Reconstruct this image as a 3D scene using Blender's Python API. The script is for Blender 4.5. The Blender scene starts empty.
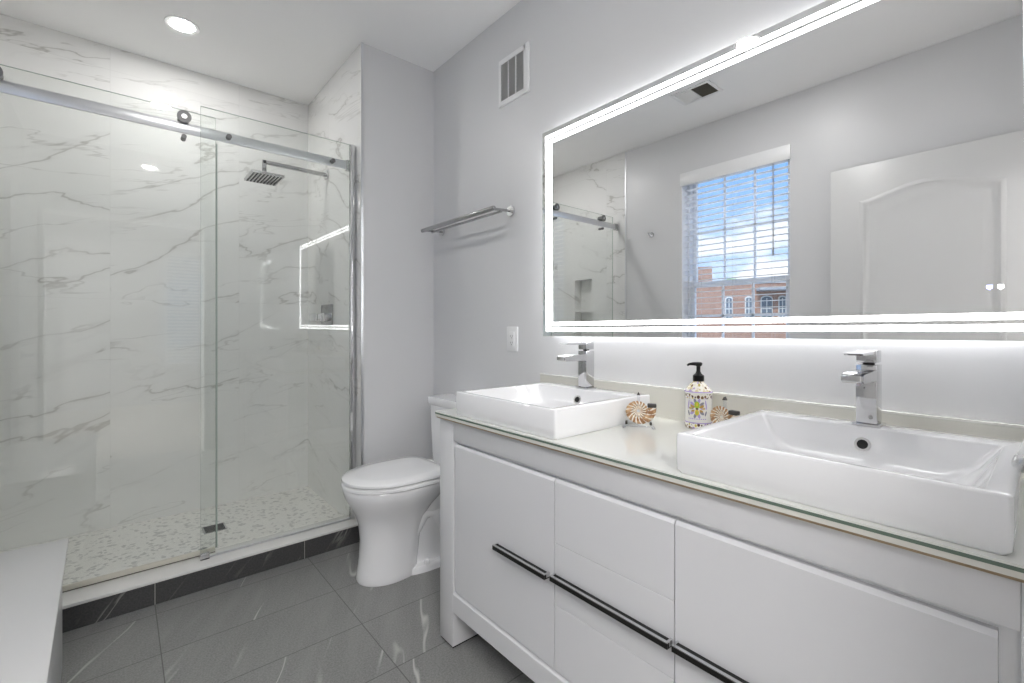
import bpy, bmesh, math, random
from mathutils import Vector, Matrix
random.seed(7)
S = bpy.context.scene
COL = S.collection
PI = math.pi

# ------------------------------------------------------------------ camera, world, sun, exposure
H = 1.12
FPX = 461.8
YAW = math.atan2(392, 461.8)
cam = bpy.data.cameras.new('camera')
cam.sensor_fit = 'HORIZONTAL'
cam.sensor_width = 36.0
cam.lens = FPX * 36.0 / 1024
cam.shift_y = (328.0 - 341.5) / 1024
cam.clip_start = 0.01
cam.clip_end = 500
camo = bpy.data.objects.new('camera', cam)
COL.objects.link(camo)
camo.location = (0, 0, H)
camo.rotation_euler = (PI / 2, 0, -YAW)
S.camera = camo

S.view_settings.view_transform = 'Standard'
S.view_settings.look = 'None'
S.view_settings.gamma = 1.0
S.view_settings.use_curve_mapping = False
S.view_settings.exposure = 1.33
try:
    S.cycles.diffuse_bounces = 7
    S.cycles.glossy_bounces = 6
    S.cycles.transparent_max_bounces = 24
    S.cycles.max_bounces = 16
    S.cycles.caustics_reflective = False
    S.cycles.caustics_refractive = False
    S.cycles.sample_clamp_indirect = 6.0
except Exception:
    pass

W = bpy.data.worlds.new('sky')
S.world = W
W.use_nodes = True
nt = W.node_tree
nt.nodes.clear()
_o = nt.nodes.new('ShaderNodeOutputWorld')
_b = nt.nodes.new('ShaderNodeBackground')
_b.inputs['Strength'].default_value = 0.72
_tc = nt.nodes.new('ShaderNodeTexCoord')
_sep = nt.nodes.new('ShaderNodeSeparateXYZ')
nt.links.new(_tc.outputs['Generated'], _sep.inputs[0])
_gr = nt.nodes.new('ShaderNodeValToRGB')
_gr.color_ramp.elements[0].position = 0.0
_gr.color_ramp.elements[0].color = (0.62, 0.76, 0.95, 1)
_gr.color_ramp.elements[1].position = 0.34
_gr.color_ramp.elements[1].color = (0.17, 0.40, 0.85, 1)
nt.links.new(_sep.outputs['Z'], _gr.inputs[0])
_mp = nt.nodes.new('ShaderNodeMapping')
_mp.inputs['Scale'].default_value = (1.0, 1.0, 2.6)
_mp.inputs['Location'].default_value = (0.3, 0.1, 0.55)
nt.links.new(_tc.outputs['Generated'], _mp.inputs[0])
_nz = nt.nodes.new('ShaderNodeTexNoise')
_nz.inputs['Scale'].default_value = 4.2
_nz.inputs['Detail'].default_value = 6
_nz.inputs['Roughness'].default_value = 0.55
nt.links.new(_mp.outputs[0], _nz.inputs['Vector'])
_cr = nt.nodes.new('ShaderNodeValToRGB')
_cr.color_ramp.elements[0].position = 0.47
_cr.color_ramp.elements[0].color = (0, 0, 0, 1)
_cr.color_ramp.elements[1].position = 0.60
_cr.color_ramp.elements[1].color = (1, 1, 1, 1)
nt.links.new(_nz.outputs['Fac'], _cr.inputs[0])
_mx = nt.nodes.new('ShaderNodeMixRGB')
_mx.inputs[2].default_value = (1.0, 1.0, 1.0, 1)
nt.links.new(_cr.outputs[0], _mx.inputs[0])
nt.links.new(_gr.outputs[0], _mx.inputs[1])
# upper sky, out of view, boosted to light the window reveal and slats
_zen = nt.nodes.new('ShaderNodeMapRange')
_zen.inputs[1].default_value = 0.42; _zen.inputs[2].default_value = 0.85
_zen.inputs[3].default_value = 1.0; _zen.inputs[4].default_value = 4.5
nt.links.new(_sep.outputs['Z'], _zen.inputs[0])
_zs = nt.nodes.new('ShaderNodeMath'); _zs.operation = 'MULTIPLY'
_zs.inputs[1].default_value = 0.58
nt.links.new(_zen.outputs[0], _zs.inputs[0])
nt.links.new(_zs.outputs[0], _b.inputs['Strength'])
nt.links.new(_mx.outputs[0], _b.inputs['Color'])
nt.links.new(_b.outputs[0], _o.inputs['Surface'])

sunl = bpy.data.lights.new('sun', 'SUN')
sunl.energy = 1.0
sunl.angle = 0.02
suno = bpy.data.objects.new('sun', sunl)
COL.objects.link(suno)
suno.location = (10, 10, 20)
suno.rotation_euler = Vector((-0.72, 0.30, -0.62)).to_track_quat('-Z', 'Y').to_euler()

LED_FRONT = 4.2      # lit strips on the mirror's face
LED_BACK = 6.0       # strip behind the mirror that washes the wall
SPOT = 100.0         # recessed lamps
BED_FILL = 11.0          # added fill lamp in the bedroom behind the camera

# ------------------------------------------------------------------ room dimensions
XR, XL = 1.40, -0.555          # vanity wall, window wall
YT = 2.36                      # toilet wall / shower front
YB = 3.26                      # shower back wall
YN = -0.10                     # near wall
XP = 0.965                     # shower side of the partition
HC = 2.62
SZ = 0.055                     # shower floor
CT = 0.82                      # countertop

# ------------------------------------------------------------------ materials
def newmat(name):
    m = bpy.data.materials.new(name)
    m.use_nodes = True
    return m, m.node_tree, m.node_tree.nodes['Principled BSDF']

def pm(name, col, rough=0.5, metal=0.0, emit=None, es=0.0, coat=0.0, var=0.0, vscale=8.0, bump=0.0, bscale=200.0, spec=0.5):
    """Principled material with a little procedural variation."""
    m, t, b = newmat(name)
    b.inputs['Base Color'].default_value = (*col, 1)
    b.inputs['Roughness'].default_value = rough
    b.inputs['Metallic'].default_value = metal
    b.inputs['Specular IOR Level'].default_value = spec
    if coat:
        b.inputs['Coat Weight'].default_value = coat
        b.inputs['Coat Roughness'].default_value = 0.05
    if emit:
        b.inputs['Emission Color'].default_value = (*emit, 1)
        b.inputs['Emission Strength'].default_value = es
    if var or bump:
        tc = t.nodes.new('ShaderNodeTexCoord')
    if var:
        n = t.nodes.new('ShaderNodeTexNoise')
        n.inputs['Scale'].default_value = vscale
        n.inputs['Detail'].default_value = 3
        t.links.new(tc.outputs['Object'], n.inputs['Vector'])
        mx = t.nodes.new('ShaderNodeMixRGB')
        mx.inputs[1].default_value = (*[c * (1 - var) for c in col], 1)
        mx.inputs[2].default_value = (*[min(1, c * (1 + var)) for c in col], 1)
        t.links.new(n.outputs['Fac'], mx.inputs[0])
        t.links.new(mx.outputs[0], b.inputs['Base Color'])
    if bump:
        n2 = t.nodes.new('ShaderNodeTexNoise')
        n2.inputs['Scale'].default_value = bscale
        n2.inputs['Detail'].default_value = 2
        t.links.new(tc.outputs['Object'], n2.inputs['Vector'])
        bp = t.nodes.new('ShaderNodeBump')
        bp.inputs['Strength'].default_value = bump
        bp.inputs['Distance'].default_value = 0.002
        t.links.new(n2.outputs['Fac'], bp.inputs['Height'])
        t.links.new(bp.outputs[0], b.inputs['Normal'])
    return m

class NT:
    """tiny node helper"""
    def __init__(s, t): s.t = t
    def n(s, kind, **kw):
        nd = s.t.nodes.new(kind)
        for k, v in kw.items():
            setattr(nd, k, v)
        return nd
    def put(s, sock, v):
        if hasattr(v, 'is_output') or hasattr(v, 'links'):
            s.t.links.new(v, sock)
        else:
            sock.default_value = v
    def math(s, op, a, b=0.0, c=None):
        nd = s.n('ShaderNodeMath', operation=op)
        s.put(nd.inputs[0], a); s.put(nd.inputs[1], b)
        if c is not None: s.put(nd.inputs[2], c)
        return nd.outputs[0]
    def mix(s, f, a, b):
        nd = s.n('ShaderNodeMixRGB')
        s.put(nd.inputs[0], f); s.put(nd.inputs[1], a); s.put(nd.inputs[2], b)
        return nd.outputs[0]
    def comb(s, x, y, z):
        nd = s.n('ShaderNodeCombineXYZ')
        s.put(nd.inputs[0], x); s.put(nd.inputs[1], y); s.put(nd.inputs[2], z)
        return nd.outputs[0]
    def noise(s, vec, scale, detail=4, rough=0.5, dist=0.0):
        nd = s.n('ShaderNodeTexNoise')
        s.put(nd.inputs['Vector'], vec)
        nd.inputs['Scale'].default_value = scale
        nd.inputs['Detail'].default_value = detail
        nd.inputs['Roughness'].default_value = rough
        nd.inputs['Distortion'].default_value = dist
        return nd.outputs['Fac']
    def ramp(s, f, p0, p1, inv=False):
        nd = s.n('ShaderNodeMapRange', interpolation_type='SMOOTHSTEP')
        s.put(nd.inputs[0], f)
        nd.inputs[1].default_value = p0; nd.inputs[2].default_value = p1
        nd.inputs[3].default_value = 1.0 if inv else 0.0
        nd.inputs[4].default_value = 0.0 if inv else 1.0
        return nd.outputs[0]
    def pos(s):
        g = s.n('ShaderNodeNewGeometry')
        sp = s.n('ShaderNodeSeparateXYZ')
        s.t.links.new(g.outputs['Position'], sp.inputs[0])
        return sp.outputs[0], sp.outputs[1], sp.outputs[2]
    def obj(s):
        g = s.n('ShaderNodeTexCoord')
        sp = s.n('ShaderNodeSeparateXYZ')
        s.t.links.new(g.outputs['Object'], sp.inputs[0])
        return sp.outputs[0], sp.outputs[1], sp.outputs[2]

def grid_line(k, u, size, off, half):
    """1 on a joint line of width 2*half repeating every size"""
    a = k.math('SUBTRACT', u, off)
    a = k.math('DIVIDE', a, size)
    fr = k.math('FRACT', a)
    d = k.math('ABSOLUTE', k.math('SUBTRACT', fr, 0.5))
    return k.math('GREATER_THAN', d, 0.5 - half / size), k.math('FLOOR', a)

def marble_wall():
    m, t, b = newmat('marble_wall_tile')
    k = NT(t)
    x, y, z = k.pos()
    u = k.math('ADD', x, k.math('MULTIPLY', y, 1.0))
    l1, id1 = grid_line(k, u, 0.60, -0.04 + YB, 0.0011)
    l2, id2 = grid_line(k, z, 1.22, 0.055, 0.0011)
    idv = k.math('ADD', k.math('MULTIPLY', id1, 7.31), k.math('MULTIPLY', id2, 3.77))
    v = k.comb(k.math('ADD', k.math('MULTIPLY', u, 0.85), idv), idv,
               k.math('ADD', k.math('MULTIPLY', z, 2.3), k.math('MULTIPLY', u, -0.75)))
    n1 = k.noise(v, 1.15, 5, 0.5, 0.25)
    ridge = k.math('ABSOLUTE', k.math('SUBTRACT', n1, 0.5))
    thin = k.ramp(ridge, 0.0, 0.008, True)
    soft = k.ramp(ridge, 0.0, 0.035, True)
    msk = k.ramp(k.noise(v, 1.4, 2, 0.5), 0.40, 0.57)
    n2 = k.noise(k.comb(k.math('ADD', k.math('MULTIPLY', u, 0.5), idv), 4.0, k.math('ADD', k.math('MULTIPLY', z, 3.0), k.math('MULTIPLY', u, -0.5))), 1.5, 5, 0.55, 0.4)
    thin2 = k.ramp(k.math('ABSOLUTE', k.math('SUBTRACT', n2, 0.47)), 0.0, 0.008, True)
    msk2 = k.ramp(k.noise(v, 2.9, 2, 0.5), 0.42, 0.60)
    vein = k.math('MAXIMUM', k.math('MULTIPLY', thin, msk), k.math('MULTIPLY', thin2, k.math('MULTIPLY', msk2, 0.6)))
    base = k.mix(k.noise(v, 2.2, 3), (0.765, 0.765, 0.752, 1), (0.835, 0.833, 0.82, 1))
    c = k.mix(k.math('MULTIPLY', k.math('MULTIPLY', soft, msk), 0.22), base, (0.56, 0.555, 0.54, 1))
    c = k.mix(k.math('MULTIPLY', vein, 0.66), c, (0.40, 0.39, 0.365, 1))
    gl = k.math('MAXIMUM', l1, l2)
    c = k.mix(k.math('MULTIPLY', gl, 0.35), c, (0.62, 0.62, 0.60, 1))
    t.links.new(c, b.inputs['Base Color'])
    b.inputs['Roughness'].default_value = 0.035
    return m

def slate_floor(dark=1.0):
    m, t, b = newmat('slate_floor_tile')
    k = NT(t)
    x, y, z = k.pos()
    l1, id1 = grid_line(k, x, 0.59, 0.108, 0.0016)
    l2, id2 = grid_line(k, y, 0.29, 1.41, 0.0016)
    idv = k.math('ADD', k.math('MULTIPLY', id1, 5.13), k.math('MULTIPLY', id2, 2.71))
    # veins run along the direction (0.5, 0.86)
    a = k.math('ADD', k.math('MULTIPLY', x, 0.86), k.math('MULTIPLY', y, -0.50))
    bb = k.math('ADD', k.math('MULTIPLY', x, 0.50), k.math('MULTIPLY', y, 0.86))
    bb = k.math('ADD', bb, k.math('MULTIPLY', z, 0.7))
    v = k.comb(k.math('ADD', k.math('MULTIPLY', a, 4.2), idv), k.math('MULTIPLY', bb, 0.7), idv)
    n1 = k.noise(v, 1.1, 3, 0.45, 0.1)
    rid = k.math('ABSOLUTE', k.math('SUBTRACT', n1, 0.5))
    thin = k.ramp(rid, 0.0, 0.013, True)
    msk = k.ramp(k.noise(v, 2.0, 2), 0.48, 0.62)
    sp = k.noise(k.comb(x, y, z), 170, 3, 0.7)
    sp2 = k.noise(v, 5.0, 4, 0.6)
    base = k.mix(k.ramp(sp, 0.3, 0.7), (0.165, 0.165, 0.162, 1), (0.28, 0.279, 0.272, 1))
    base = k.mix(k.math('MULTIPLY', k.ramp(sp2, 0.3, 0.75), 0.45), base, (0.295, 0.295, 0.286, 1))
    c = k.mix(k.math('MULTIPLY', k.math('MULTIPLY', thin, msk), 0.75), base, (0.62, 0.61, 0.59, 1))
    gl = k.math('MAXIMUM', l1, l2)
    c = k.mix(k.math('MULTIPLY', gl, 0.75), c, (0.065, 0.065, 0.063, 1))
    t.links.new(c, b.inputs['Base Color'])
    b.inputs['Roughness'].default_value = 0.38
    bp = k.n('ShaderNodeBump')
    bp.inputs['Strength'].default_value = 0.12
    bp.inputs['Distance'].default_value = 0.002
    t.links.new(sp, bp.inputs['Height'])
    t.links.new(bp.outputs[0], b.inputs['Normal'])
    return m

def slate_curb():
    m, t, b = newmat('slate_curb_tile')
    k = NT(t)
    x, y, z = k.pos()
    l1, id1 = grid_line(k, x, 0.575, 0.108, 0.0012)
    a = k.math('SUBTRACT', x, k.math('MULTIPLY', z, 0.75))
    v = k.comb(k.math('MULTIPLY', a, 5.0), k.math('MULTIPLY', z, 1.2), k.math('MULTIPLY', id1, 3.3))
    n1 = k.noise(v, 1.6, 4, 0.5, 0.3)
    thin = k.ramp(k.math('ABSOLUTE', k.math('SUBTRACT', n1, 0.5)), 0.0, 0.022, True)
    msk = k.ramp(k.noise(v, 2.5, 2), 0.45, 0.65)
    sp = k.noise(k.comb(x, y, z), 150, 3, 0.7)
    base = k.mix(k.ramp(sp, 0.3, 0.7), (0.050, 0.050, 0.051, 1), (0.085, 0.084, 0.083, 1))
    c = k.mix(k.math('MULTIPLY', k.math('MULTIPLY', thin, msk), 0.55), base, (0.45, 0.44, 0.42, 1))
    c = k.mix(l1, c, (0.50, 0.49, 0.46, 1))
    t.links.new(c, b.inputs['Base Color'])
    b.inputs['Roughness'].default_value = 0.3
    return m

def pebble_floor():
    m, t, b = newmat('pebble_mosaic')
    k = NT(t)
    x, y, z = k.pos()
    v = k.comb(x, y, 0.0)
    vo = k.n('ShaderNodeTexVoronoi')
    vo.inputs['Scale'].default_value = 58
    t.links.new(v, vo.inputs['Vector'])
    ve = k.n('ShaderNodeTexVoronoi', feature='DISTANCE_TO_EDGE')
    ve.inputs['Scale'].default_value = 58
    t.links.new(v, ve.inputs['Vector'])
    sp = k.n('ShaderNodeSeparateColor')
    t.links.new(vo.outputs['Color'], sp.inputs[0])
    g = k.ramp(sp.outputs[0], 0.70, 0.88)
    g = k.math('MULTIPLY', g, 0.8)
    c = k.mix(g, (0.78, 0.77, 0.735, 1), (0.42, 0.415, 0.40, 1))
    c = k.mix(k.math('MULTIPLY', sp.outputs[1], 0.25), c, (0.70, 0.685, 0.645, 1))
    edge = k.ramp(ve.outputs['Distance'], 0.02, 0.08, True)
    c = k.mix(k.math('MULTIPLY', edge, 0.55), c, (0.80, 0.79, 0.76, 1))
    t.links.new(c, b.inputs['Base Color'])
    b.inputs['Roughness'].default_value = 0.35
    bp = k.n('ShaderNodeBump')
    bp.inputs['Strength'].default_value = 0.4
    bp.inputs['Distance'].default_value = 0.003
    t.links.new(k.math('SUBTRACT', 1.0, edge), bp.inputs['Height'])
    t.links.new(bp.outputs[0], b.inputs['Normal'])
    return m

def glass_mat(name, tint, amount=1.0):
    m, t, b = newmat(name)
    t.nodes.remove(b)
    k = NT(t)
    out = [n for n in t.nodes if n.type == 'OUTPUT_MATERIAL'][0]
    tr = k.n('ShaderNodeBsdfTransparent')
    tr.inputs[0].default_value = (*tint, 1)
    gl = k.n('ShaderNodeBsdfGlossy')
    gl.inputs['Color'].default_value = (1, 1, 1, 1)
    gl.inputs['Roughness'].default_value = 0.0
    lw = k.n('ShaderNodeLayerWeight')
    lw.inputs[0].default_value = 0.5
    f5 = k.math('POWER', lw.outputs['Facing'], 5.0)
    fr = k.math('MULTIPLY_ADD', f5, 0.96, 0.04)
    fr = k.math('MULTIPLY', fr, amount)
    ms = k.n('ShaderNodeMixShader')
    t.links.new(fr, ms.inputs[0])
    t.links.new(tr.outputs[0], ms.inputs[1])
    t.links.new(gl.outputs[0], ms.inputs[2])
    t.links.new(ms.outputs[0], out.inputs['Surface'])
    return m

def brick_mat():
    m, t, b = newmat('red_brick')
    k = NT(t)
    x, y, z = k.obj()
    br = k.n('ShaderNodeTexBrick')
    t.links.new(k.comb(k.math('ADD', x, y), z, 0.0), br.inputs['Vector'])
    br.inputs['Color1'].default_value = (0.24, 0.115, 0.070, 1)
    br.inputs['Color2'].default_value = (0.36, 0.19, 0.12, 1)
    br.inputs['Mortar'].default_value = (0.42, 0.33, 0.27, 1)
    br.inputs['Scale'].default_value = 1.0
    br.inputs['Brick Width'].default_value = 0.42
    br.inputs['Row Height'].default_value = 0.17
    br.inputs['Mortar Size'].default_value = 0.018
    t.links.new(br.outputs[0], b.inputs['Base Color'])
    b.inputs['Roughness'].default_value = 0.85
    return m

def leaf_mat():
    m, t, b = newmat('leaves')
    k = NT(t)
    x, y, z = k.obj()
    n = k.noise(k.comb(x, y, z), 1.6, 5, 0.7)
    c = k.mix(k.ramp(n, 0.35, 0.65), (0.05, 0.10, 0.03, 1), (0.22, 0.33, 0.12, 1))
    t.links.new(c, b.inputs['Base Color'])
    b.inputs['Roughness'].default_value = 0.8
    return m

def fossil_mat():
    m, t, b = newmat('polished_ammonite')
    k = NT(t)
    x, y, z = k.obj()                         # disc lies in local YZ, axis X
    z0 = k.math('SUBTRACT', z, 0.047)
    ang = k.math('ARCTAN2', z0, y)
    r = k.math('SQRT', k.math('ADD', k.math('MULTIPLY', y, y), k.math('MULTIPLY', z0, z0)))
    st = k.math('SINE', k.math('ADD', k.math('MULTIPLY', ang, 17.0), k.math('MULTIPLY', r, 200.0)))
    n = k.noise(k.comb(x, y, z), 60, 3, 0.6)
    n2 = k.noise(k.comb(x, y, z), 28, 3, 0.6)
    brown = k.mix(k.ramp(n, 0.35, 0.65), (0.30, 0.15, 0.07, 1), (0.55, 0.36, 0.20, 1))
    white = (0.80, 0.74, 0.64, 1)
    inner = k.ramp(r, 0.017, 0.022, True)
    thr = k.math('ADD', st, k.math('MULTIPLY', k.math('SUBTRACT', n2, 0.5), 4.5))
    thr = k.math('ADD', thr, k.math('MULTIPLY', inner, 1.1))
    c = k.mix(k.ramp(thr, 0.2, 0.8), brown, white)
    blk = k.math('MULTIPLY', k.ramp(k.math('SINE', k.math('MULTIPLY', ang, 15.0)), 0.82, 0.95),
                 k.ramp(r, 0.011, 0.013))
    blk = k.math('MULTIPLY', blk, k.ramp(r, 0.017, 0.020, True))
    c = k.mix(blk, c, (0.03, 0.02, 0.015, 1))
    t.links.new(c, b.inputs['Base Color'])
    b.inputs['Roughness'].default_value = 0.2
    return m

def maiolica(name, palette, nu, nz):
    """glazed border: rows of coloured dabs around the bottle"""
    m, t, b = newmat(name)
    k = NT(t)
    x, y, z = k.obj()
    ang = k.math('ARCTAN2', y, x)
    v = k.comb(k.math('MULTIPLY', ang, nu), k.math('MULTIPLY', z, nz), 0.0)
    vo = k.n('ShaderNodeTexVoronoi')
    vo.inputs['Scale'].default_value = 1.0
    vo.inputs['Randomness'].default_value = 0.55
    t.links.new(v, vo.inputs['Vector'])
    sp = k.n('ShaderNodeSeparateColor')
    t.links.new(vo.outputs['Color'], sp.inputs[0])
    rp = k.n('ShaderNodeValToRGB')
    rp.color_ramp.interpolation = 'CONSTANT'
    els = rp.color_ramp.elements
    els[0].position = 0; els[0].color = (*palette[0], 1)
    els[1].position = 1.0 / len(palette); els[1].color = (*palette[1], 1)
    for i, c in enumerate(palette[2:], 2):
        e = els.new(i / len(palette)); e.color = (*c, 1)
    t.links.new(sp.outputs[0], rp.inputs[0])
    c = k.mix(k.ramp(vo.outputs['Distance'], 0.44, 0.58), rp.outputs[0], (0.86, 0.83, 0.74, 1))
    t.links.new(c, b.inputs['Base Color'])
    b.inputs['Roughness'].default_value = 0.12
    return m

M = {}
M['paint'] = pm('wall_paint', (0.705, 0.705, 0.712), 0.36, bump=0.04, bscale=180, spec=0.4)
M['ceiling'] = pm('ceiling_paint', (0.92, 0.918, 0.915), 0.7, bump=0.03)
M['marble'] = marble_wall()
M['floor'] = slate_floor()
M['curb'] = slate_curb()
M['sill'] = pm('marble_sill', (0.80, 0.79, 0.77), 0.2, var=0.05, vscale=20)
M['pebble'] = pebble_floor()
M['trimwhite'] = pm('white_trim', (0.84, 0.84, 0.845), 0.3)
M['bench'] = pm('white_bench_paint', (0.62, 0.62, 0.62), 0.3)
M['doorpaint'] = pm('white_door_paint', (0.70, 0.70, 0.695), 0.35)
M['lacquer'] = pm('white_lacquer', (0.70, 0.70, 0.715), 0.22, coat=0.3)
M['lacquer_in'] = pm('white_carcass', (0.80, 0.80, 0.805), 0.4)
M['ceramic'] = pm('white_ceramic', (0.84, 0.84, 0.85), 0.08, coat=0.5)
M['seat'] = pm('white_seat_plastic', (0.83, 0.83, 0.835), 0.15, coat=0.3)
M['chrome'] = pm('chrome', (0.72, 0.72, 0.73), 0.07, 1.0)
M['faucetchrome'] = pm('faucet_chrome', (0.60, 0.60, 0.61), 0.06, 1.0)
M['brushed'] = pm('brushed_steel', (0.60, 0.60, 0.60), 0.25, 1.0, bump=0.05, bscale=300)
M['rail'] = pm('satin_rail', (0.74, 0.75, 0.77), 0.30, 1.0)
M['darkmetal'] = pm('dark_metal', (0.022, 0.021, 0.020), 0.3, 0.6)
M['black'] = pm('black_plastic', (0.006, 0.006, 0.006), 0.35, spec=0.2)
M['hole'] = pm('dark_hole', (0.01, 0.01, 0.01), 0.7)
M['glass'] = glass_mat('shower_glass', (0.975, 0.985, 0.978))
M['glassedge'] = pm('glass_edge', (0.40, 0.47, 0.42), 0.15)
M['pane'] = glass_mat('window_glass', (0.98, 0.99, 0.99), 0.6)
M['acrylic'] = glass_mat('clear_acrylic', (0.93, 0.94, 0.96), 1.2)
M['mirror'] = pm('mirror_silver', (0.93, 0.935, 0.94), 0.0, 1.0)
M['mirrorback'] = pm('mirror_back', (0.5, 0.5, 0.5), 0.5)
M['ledf'] = pm('led_strip', (0.9, 0.9, 0.9), 0.5, emit=(1, 1, 1), es=LED_FRONT)
M['ledb'] = pm('led_backlight', (0.9, 0.9, 0.9), 0.5, emit=(0.97, 0.98, 1.0), es=LED_BACK)
M['ledbtn'] = pm('led_button', (0.9, 0.9, 0.9), 0.5, emit=(1, 1, 1), es=1.5)
M['ledblue'] = pm('led_button_blue', (0.6, 0.6, 0.9), 0.5, emit=(0.45, 0.50, 1.0), es=1.2)
M['spot'] = pm('lamp_lens', (0.9, 0.9, 0.9), 0.5, emit=(1.0, 0.985, 0.965), es=SPOT)
M['bedfill'] = pm('bedroom_fill_lens', (0.9, 0.9, 0.9), 0.5, emit=(1.0, 0.99, 0.985), es=BED_FILL)
M['counter'] = pm('white_glass_top', (0.76, 0.765, 0.725), 0.06, coat=0.6, var=0.02)
M['counteredge'] = pm('green_glass_edge', (0.13, 0.18, 0.14), 0.08, coat=0.5)
M['gold'] = pm('tan_edge_band', (0.34, 0.25, 0.15), 0.35)
M['splash'] = pm('cream_splash', (0.71, 0.695, 0.635), 0.12, coat=0.5, var=0.03)
M['splashtop'] = pm('splash_polished_edge', (0.84, 0.83, 0.79), 0.15, coat=0.5)
M['sweep'] = pm('clear_sweep', (0.62, 0.60, 0.52), 0.3)
M['rollersteel'] = pm('roller_steel', (0.20, 0.20, 0.20), 0.42, 1.0)
M['grillelight'] = pm('grille_light', (0.85, 0.85, 0.84), 0.6)
M['armsteel'] = pm('arm_steel', (0.42, 0.42, 0.42), 0.15, 1.0)
M['grille'] = pm('grille_grey', (0.46, 0.46, 0.455), 0.6)
M['shadetone'] = pm('shade_tone', (0.14, 0.132, 0.105), 0.7)  # dark tone standing in for shade on the vent and under the sweep
M['slat'] = pm('blind_slat', (0.90, 0.90, 0.90), 0.4)
M['cord'] = pm('blind_cord', (0.35, 0.35, 0.35), 0.7)
M['brick'] = brick_mat()
M['stone'] = pm('pale_stone', (0.62, 0.60, 0.55), 0.8)
M['winglass'] = pm('far_window_glass', (0.12, 0.14, 0.16), 0.1)
M['roof'] = pm('grey_roof', (0.30, 0.30, 0.30), 0.8)
M['leaves'] = leaf_mat()
M['bark'] = pm('bark', (0.12, 0.08, 0.05), 0.9)
M['ground'] = pm('street_ground', (0.28, 0.28, 0.27), 0.9, var=0.15, vscale=0.5)
M['carpet'] = pm('bedroom_floor', (0.55, 0.52, 0.48), 0.8, var=0.1)
M['fossil'] = fossil_mat()
M['fossildark'] = pm('fossil_dark', (0.035, 0.03, 0.027), 0.35)
M['glaze'] = pm('white_glaze', (0.80, 0.78, 0.74), 0.1, coat=0.5)
M['mai_band'] = maiolica('glazed_border', [(0.10, 0.05, 0.04), (0.62, 0.48, 0.10), (0.20, 0.12, 0.06), (0.45, 0.30, 0.55), (0.16, 0.10, 0.06)], 4.5, 95)
M['mai_shoulder'] = maiolica('glazed_shoulder', [(0.50, 0.42, 0.12), (0.20, 0.12, 0.05), (0.70, 0.60, 0.35), (0.50, 0.40, 0.62), (0.75, 0.68, 0.55)], 3.5, 110)
M['purple'] = pm('purple_glaze', (0.42, 0.34, 0.62), 0.12)
M['green'] = pm('green_glaze', (0.36, 0.50, 0.05), 0.12)
M['yellow'] = pm('yellow_glaze', (0.70, 0.52, 0.06), 0.12)
M['ochre'] = pm('ochre_glaze', (0.46, 0.27, 0.07), 0.12)
M['brown'] = pm('brown_glaze', (0.13, 0.08, 0.06), 0.12)
M['slategrey'] = pm('grey_glaze', (0.25, 0.25, 0.30), 0.12)

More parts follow.
